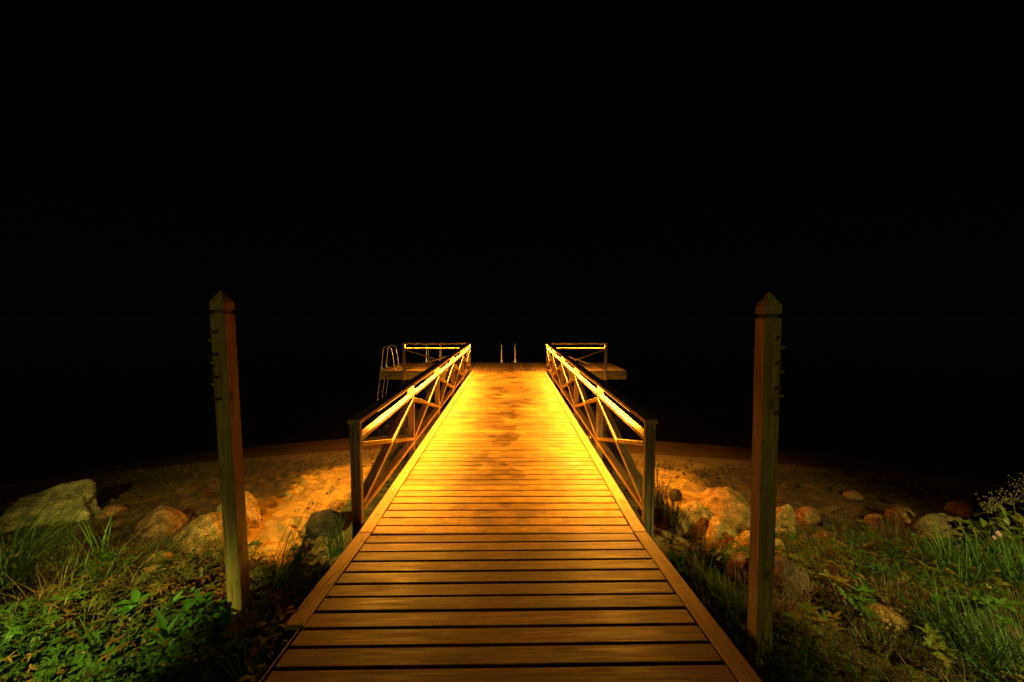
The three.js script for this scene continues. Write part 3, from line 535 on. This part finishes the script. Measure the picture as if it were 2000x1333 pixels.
coverMesh('ground_cover', ['low toothed leaves among the grass of the right meadow', 'narrow leaved weeds among the grass of the right meadow', 'broad leaved weeds among the grass of the right meadow', 'taller leafy stems among the grass of the right meadow'],
  [sprig(4, 5, 5, 0.03, 0.016, 0.12), sprig(5, 4, 5, 0.042, 0.01, 0.15, true), sprig(6, 4, 3, 0.042, 0.022, 0.14), sprig(8, 3, 7, 0.04, 0.011, 0.2)], 5600, 302,
  q => { const x = 1.36 + Math.pow(q(), 0.8) * 5.4, d = 1.75 + q() * 3.0; if (d > 4.15 + 0.4 * vn2(x * 1.7, 9) - (x < 2.3 ? 0.3 : 0)) return null; if (vn2(x * 1.8 + 3, d * 1.8) < -0.15) return null; return [x, d, 0.5 + 0.55 * q()]; },
  (q, x, d) => { const t = 0.7 + 0.6 * q(); const u = q(), br = sm(-0.1, 0.3, vn2(x * 2 + 3, d * 2 + 9)); return u < 0.25 + 0.4 * br ? [0.2 * t, 0.14 * t, 0.022 * t] : u < 0.8 ? [0.075 * t, 0.1 * t, 0.014 * t] : [0.04 * t, 0.12 * t, 0.014 * t]; }, white, 'ground cover');
coverMesh('meadow_grass', ['fine short grass growing between the weeds of both banks', 'longer thin grass growing between the weeds of both banks'],
  [tuftGeo(71, 16, 0.13, 0.0035, 0.6, 0.6, null, 3.14, 0.05), tuftGeo(72, 12, 0.17, 0.0035, 0.75, 0.9, null, 3.14, 0.06)], 5200, 303,
  q => { const s = q() < 0.62 ? 1 : -1, x = s * (1.36 + Math.pow(q(), 0.8) * 5.6), d = 1.75 + q() * 3.4; if (d > (s > 0 ? 4.5 : 3.7) + 0.5 * vn2(x * 1.5, 2) - (Math.abs(x) < 2.3 ? 0.4 : 0)) return null; if (s < 0 && q() < 0.25) return null; return [x, d, 0.7 + 0.7 * q()]; },
  (q, x, d) => { const t = 0.6 + 0.7 * q(), w = q(); return w < 0.38 ? [0.22 * t, 0.14 * t, 0.035 * t] : w < 0.75 ? [0.1 * t, 0.11 * t, 0.018 * t] : [0.06 * t, 0.14 * t, 0.018 * t]; }, white, 'grass');

// leafy plants with leaves that can be told apart
function leafyPlant(label, px, py, mat, n, L, W, h, lift = 0.6, spot) {
  const p = spot ? [spot[0], H(spot[0], spot[1]), -spot[1]] : G(px, py), t = thing('leafy_plant', label, 'plant', [p[0], p[1] - 0.01, p[2]]), q = rng(Math.round(px * 5 + py));
  for (let k = 0; k < Math.ceil(n / 5); k++) {
    const dir = q() * 6.283, lean = 0.1 + q() * 0.35, hh = h * (0.7 + 0.5 * q()), tx = Math.cos(dir) * Math.sin(lean) * hh, ty = Math.cos(lean) * hh, tz = Math.sin(dir) * Math.sin(lean) * hh;
    part('stem', tube([[0, 0, 0], [tx * 0.4, ty * 0.55, tz * 0.4], [tx, ty, tz]], 0.0028, 6, 5), mat, t);
    for (let i = 0; i < 5; i++) { const l = leaf(L * (0.7 + 0.5 * q()), W * (0.8 + 0.4 * q()), 0.1 + 0.25 * q(), 0.3, 8, 0.1); l.rotateX(-lift * (0.5 + q())); l.rotateY(i * 1.2566 + dir + (q() - 0.5) * 0.4); l.translate(tx, ty, tz); part('leaf', l, mat, t); }
  }
  return t;
}
leafyPlant('plant with vivid green lance leaves spreading upwards at the bottom left of the photo', 335, 1308, VIVID, 10, 0.15, 0.042, 0.2, 0.9);
leafyPlant('green plant with long pointed leaves next to the vivid one at the bottom', 430, 1322, GREEN[4], 15, 0.14, 0.045, 0.2, 0.8);
leafyPlant('dark leafy plant at the bottom beside the shore end of the walkway', 478, 1290, GREEN[1], 15, 0.1, 0.045, 0.19, 0.6);
leafyPlant('bright green crinkled plant above the lower left corner grass', 270, 1240, VIVID, 20, 0.1, 0.04, 0.18, 0.5);
leafyPlant('yellow green leafy plant in the middle of the left bank', 355, 1210, leafMat(0.1, 0.22, 0.025), 20, 0.09, 0.035, 0.16, 0.5);
leafyPlant('brown tinged leafy plant touching the left edge board end', 545, 1255, leafMat(0.2, 0.14, 0.035), 30, 0.085, 0.038, 0.26, 0.4);
leafyPlant('dark leafy plant hiding the end of the left edge board', 530, 1290, GREEN[3], 25, 0.09, 0.04, 0.25, 0.5);
leafyPlant('withered plant drooping over the shore end of the left edge board', 508, 1304, leafMat(0.24, 0.16, 0.035), 40, 0.085, 0.036, 0.3, 0.4, [-1.33, 2.16]);
leafyPlant('olive plant growing over the left edge board end near the bottom', 496, 1326, leafMat(0.12, 0.15, 0.03), 40, 0.09, 0.04, 0.33, 0.5, [-1.31, 1.95]);
leafyPlant('olive leafy plant on the sand edge right of the left timber post', 500, 1075, leafMat(0.08, 0.13, 0.03), 15, 0.08, 0.035, 0.1, 0.4);
leafyPlant('low leafy plant at the sand edge near the dark mossy rock', 575, 1085, leafMat(0.12, 0.13, 0.03), 20, 0.06, 0.03, 0.08, 0.4);
leafyPlant('yellow leaved plant standing left of the flat low stone in the right meadow', 1640, 1180, leafMat(0.28, 0.22, 0.05), 10, 0.075, 0.035, 0.15, 0.5);
leafyPlant('golden leafy clump in the lower middle of the right meadow', 1620, 1255, leafMat(0.3, 0.22, 0.05), 25, 0.06, 0.022, 0.14, 0.5);
leafyPlant('pale green leafy plant against the wedge boulder', 1415, 1105, leafMat(0.14, 0.18, 0.04), 15, 0.085, 0.035, 0.13, 0.4);
leafyPlant('upright leafy weed standing right of the tall shaded boulder', 1690, 1058, leafMat(0.14, 0.18, 0.05), 20, 0.06, 0.025, 0.2, 0.6);
leafyPlant('three leaved seedling in the grass below the long boulder', 1745, 1095, LIME, 5, 0.06, 0.03, 0.06, 0.6);
leafyPlant('small lime seedling right of the three leaved seedling', 1825, 1092, LIME, 5, 0.05, 0.028, 0.06, 0.5);
leafyPlant('olive leafy plant in front of the dry golden grass', 1690, 1235, GREEN[2], 20, 0.07, 0.03, 0.12, 0.4);
leafyPlant('green leafy plant behind the dry golden grass', 1720, 1150, GREEN[0], 20, 0.07, 0.035, 0.14, 0.4);
leafyPlant('bushy yellow green weed in the near middle of the right meadow', 1580, 1275, leafMat(0.2, 0.22, 0.03), 40, 0.06, 0.026, 0.22, 0.5);
leafyPlant('bushy green weed behind the golden leafy clump', 1665, 1215, leafMat(0.1, 0.19, 0.02), 35, 0.065, 0.03, 0.2, 0.5);
leafyPlant('leafy olive weed at the bottom of the right meadow left of the corner grass', 1830, 1325, leafMat(0.16, 0.18, 0.025), 40, 0.06, 0.028, 0.2, 0.5);
leafyPlant('broad leaved green weed at the lower right photo edge', 1940, 1250, leafMat(0.1, 0.18, 0.02), 30, 0.08, 0.04, 0.2, 0.4);
leafyPlant('leafy weed rising between the fine grass and the low orange boulder', 1555, 1130, leafMat(0.15, 0.17, 0.03), 30, 0.06, 0.026, 0.18, 0.5);
leafyPlant('bushy green weed left of the upright grass on the left bank', 130, 1230, leafMat(0.09, 0.2, 0.02), 35, 0.07, 0.03, 0.18, 0.5);
leafyPlant('deep green bushy plant between the vivid plant and the left timber post', 400, 1255, leafMat(0.05, 0.15, 0.018), 40, 0.085, 0.035, 0.22, 0.5);
leafyPlant('two leaved yellow seedling at the right of the meadow', 1920, 1170, leafMat(0.24, 0.2, 0.04), 5, 0.06, 0.03, 0.1, 0.7);

// feathery stalks: a stem with many tiny leaves
function stalkPlant(name, label, px, py, mat, stems, h, tiny, spread = 0.3) {
  const p = G(px, py), t = thing(name, label, 'plant', [p[0], p[1] - 0.01, p[2]]), q = rng(Math.round(px * 11 + py));
  for (let s = 0; s < stems; s++) {
    const dir = q() * 6.283, lean = q() * spread, hh = h * (0.6 + 0.5 * q()), a = [], bx = (q() - 0.5) * 0.08, bz = (q() - 0.5) * 0.08, end = [bx + Math.cos(dir) * Math.sin(lean) * hh, hh * Math.cos(lean), bz + Math.sin(dir) * Math.sin(lean) * hh];
    const mid = [lerp(bx, end[0], 0.35), end[1] * 0.55, lerp(bz, end[2], 0.35)];
    const cv = new THREE.CatmullRomCurve3([new THREE.Vector3(bx, 0, bz), new THREE.Vector3(...mid), new THREE.Vector3(...end)]);
    a.push(new THREE.TubeGeometry(cv, 8, 0.0018, 4));
    const n = Math.round(hh / 0.011);
    for (let i = 0; i < n; i++) { const u = 0.15 + 0.85 * i / n, c = cv.getPoint(u), l = leaf(tiny * (1.2 - 0.8 * u) * (0.7 + 0.6 * q()), tiny * 0.33, 0.1, 0.1, 3); l.rotateX(-0.7 + (q() - 0.5) * 0.6); l.rotateY(q() * 6.283); l.translate(c.x, c.y, c.z); a.push(l); }
    part('stalk', mergeGeometries(a), mat, t);
  }
  return t;
}
const FEATHER = leafMat(0.13, 0.17, 0.04);
stalkPlant('feathery_plant', 'feathery green weed at the bottom, foot of the right timber post', 1500, 1330, FEATHER, 9, 0.26, 0.022);
stalkPlant('feathery_plant', 'taller feathery weed at the bottom just right of the right timber post', 1565, 1332, FEATHER, 10, 0.3, 0.022);
stalkPlant('feathery_plant', 'thin feathery weed in the bottom middle of the right meadow', 1625, 1325, FEATHER, 7, 0.3, 0.018);
stalkPlant('feathery_plant', 'tall yellowish feathery weed under the flat low stone', 1715, 1325, leafMat(0.19, 0.2, 0.045), 8, 0.38, 0.02);
stalkPlant('weed', 'dark tall weed rising right beside the right railing end post', 1288, 1040, GREEN[3], 14, 0.806, 0.04, 0.25);
stalkPlant('weed', 'dark bushy weed silhouetted on the lit sand right of the railing post', 1312, 1052, GREEN[3], 16, 0.546, 0.045, 0.4);
stalkPlant('weed', 'single dark weed standing in front of the bright pale boulder', 1345, 1072, GREEN[3], 3, 0.36, 0.045, 0.15);
stalkPlant('weed', 'low dark weed between the pale boulder and the wedge boulder', 1372, 1082, GREEN[3], 4, 0.28, 0.04, 0.25);
stalkPlant('weed', 'dark weed growing behind the right railing through its first bay', 1262, 985, GREEN[3], 5, 0.52, 0.04, 0.3);
stalkPlant('weed', 'dark weed on the shaded slope along the right edge board', 1322, 1120, GREEN[0], 7, 0.26, 0.045, 0.5);
stalkPlant('weed', 'pale dead twig on the shaded slope beside the right edge board', 1322, 1122, STRAW, 2, 0.13, 0.02, 0.4);
stalkPlant('weed', 'dry seed stalk standing in front of the orange stones right of the post', 1570, 1130, STRAW, 2, 0.3, 0.016, 0.2);
stalkPlant('weed', 'brown dead stalk in the plants of the lower left', 125, 1262, RUST, 2, 0.26, 0.03, 0.2);

// the flowering shrub cut by the right photo edge
{
  const p = G(1975, 1085), t = thing('flowering_shrub', 'leafy shrub with pink flowers and dry seed heads at the right photo edge', 'shrub', [p[0], p[1] - 0.02, p[2]]), q = rng(612);
  const k = 1 / pxPerM(-p[2]), rel = (px, py, dz = 0) => [(px - 1975) * k, (1085 - py) * k, dz];
  const stem = (a, b, c) => part('stem', tube([a, b, c], 0.005, 10, 6), TWIG, t);
  stem([0, 0, 0], rel(1968, 1010, 0.05), rel(1955, 950, 0.03)); stem([0, 0, -0.05], rel(1950, 1020, 0.0), rel(1925, 960, 0.0)); stem([0.03, 0, 0], rel(1990, 1000, 0.1), rel(1995, 925, 0.1)); stem([0, 0, 0.03], rel(1945, 1045, 0.08), rel(1932, 1005, 0.12)); stem([0.05, 0, 0.05], rel(2005, 1020, 0.15), rel(2030, 950, 0.1));
  const lf = (px, py, L, W, yaw, up, roll, mat, dz = 0.1) => { const l = leaf(L, W, 0.25, 0.2, 8, 0.05); l.rotateZ(roll); l.rotateX(up); l.rotateY(yaw); l.translate(...rel(px, py, dz)); part('leaf', l, mat, t); };
  lf(1934, 970, 0.14, 0.05, 0.3, 0.9, 0, LIME, 0.02); lf(1940, 992, 0.1, 0.04, -0.3, 0.8, 0.3, LIME, 0.05); lf(1968, 975, 0.2, 0.035, 1.1, 0.35, 0, LIME, 0.05); lf(1985, 935, 0.16, 0.03, 1.3, 0.3, 0, LIME, 0.08);
  for (let i = 0; i < 90; i++) lf(1895 + q() * 105, 985 + q() * 95, 0.09 + q() * 0.07, 0.04 + q() * 0.03, q() * 6.283, -0.3 + q() * 0.9, (q() - 0.5), [LIME, GREEN[2], LIME, leafMat(0.24, 0.22, 0.05)][Math.floor(q() * 4)], q() * 0.13);
  for (const [px, py, s] of [[1929, 1018, 0.03], [1921, 1026, 0.022], [1983, 1000, 0.036], [1998, 1012, 0.045], [2010, 1002, 0.04], [1990, 1060, 0.03]]) {
    const a = []; for (let i = 0; i < 5; i++) { const l = leaf(s, s * 0.95, 0.15, -0.2, 5); l.rotateX(-0.5); l.rotateY(i * 1.2566); a.push(l); }
    part('flower', mergeGeometries(a).rotateX(0.9).translate(...rel(px - 24, py, 0.15)), PINK, t, 'open pink five petalled flower');
  }
  for (const [px, py, r] of [[1918, 962, 0.1], [1953, 950, 0.1], [1985, 925, 0.11], [1908, 975, 0.05], [2000, 920, 0.09]]) {
    const a = []; for (let i = 0; i < 46; i++) { const v = new THREE.Vector3(q() * 2 - 1, q() * 2 - 1, q() * 2 - 1).multiplyScalar(r * 0.85); const e = new THREE.SphereGeometry(0.0075, 6, 4).scale(0.7, 1.3, 0.7).rotateZ(q() * 3).translate(v.x, v.y * 0.8, v.z); a.push(e); if (i % 3 === 0) a.push(new THREE.TubeGeometry(new THREE.LineCurve3(new THREE.Vector3(0, -r, 0), v), 1, 0.0014, 4)); }
    part('seed_head', mergeGeometries(a).translate(...rel(px, py, 0.05)), SEED, t);
  }
}
// fallen leaves
function fallen(label, px, py, size, mat, lift = 0.12, onWood) {
  let p; if (onWood) { const r = pix(px, py), k = (0.004 - EYE.y) / r.y; p = [EYE.x + r.x * k, 0.004, r.z * k]; } else { p = G(px, py); p[1] += lift; }
  const m = part('fallen_leaf', leaf(size, size * 0.75, 0.2, 0.35, 7, 0.06).rotateX(onWood ? 0 : -0.5).rotateY(px % 6), mat, scene); m.position.set(...p); return tag(m, label, 'leaf');
}
fallen('round yellow leaf lying in the grass near the right photo edge', 1945, 1158, 0.085, leafMat(0.45, 0.32, 0.05), 0.06);
fallen('curled rusty leaf caught in the weeds right of the right timber post', 1543, 1222, 0.075, leafMat(0.4, 0.2, 0.05), 0.06);
fallen('dark withered leaf lying where the left edge board is jointed', 722, 1054, 0.05, TWIG, 0, true);
fallen('small dark withered leaf on the planks right of the left edge board joint', 742, 1049, 0.04, TWIG, 0, true);

// ---------------------------------------------------------------- torch light on the banks, from two added pole lamps behind the camera
function addedTorch(label, x, d, aim, power, cone) {
  const gy = H(x, d, false), t = thing('added_torch_lamp', label, 'lamp', [x, gy - 0.05, -d]), y = 2.4 - gy;
  part('pole', new THREE.CylinderGeometry(0.025, 0.03, y, 12).translate(0, y / 2, 0), darkWood, t);
  const dir = new THREE.Vector3(...aim).sub(new THREE.Vector3(x, gy - 0.05 + y, -d)).normalize(), quat = new THREE.Quaternion().setFromUnitVectors(new THREE.Vector3(0, 0, 1), dir);
  const place = (g, k) => g.applyQuaternion(quat).translate(dir.x * k, y + dir.y * k, dir.z * k);
  part('lamp_housing', place(new THREE.CylinderGeometry(0.075, 0.06, 0.14, 20, 1, true).rotateX(Math.PI / 2), 0.07), darkWood, t);
  part('lamp_lens', place(new THREE.CircleGeometry(0.072, 20), 0.1), new THREE.MeshStandardMaterial({ color: 0xffffff, emissive: TORCH_COLOR, emissiveIntensity: 8, side: THREE.DoubleSide }), t);
  const l = new THREE.SpotLight(TORCH_COLOR, power, 0, cone, 0.4, 2); l.position.set(dir.x * 0.15, y + dir.y * 0.15, dir.z * 0.15); l.castShadow = true; l.shadow.radius = 3; t.add(l);
  const g = new THREE.Object3D(); g.name = 'aim'; g.position.set(aim[0] - x, aim[1] - gy + 0.05, aim[2] + d); t.add(g); l.target = g;
}
addedTorch('torch light on an added pole behind the left end of the view', -2.9, -0.2, [-3.3, -0.3, -2.95], TORCH * 0.92, 0.5);
addedTorch('torch light on an added pole behind the right end of the view', 4.4, -0.2, [3.6, -0.3, -2.75], TORCH * 0.72, 0.54);

scene.traverse(o => { delete o.userData.__n; });
renderer.render(scene, camera);
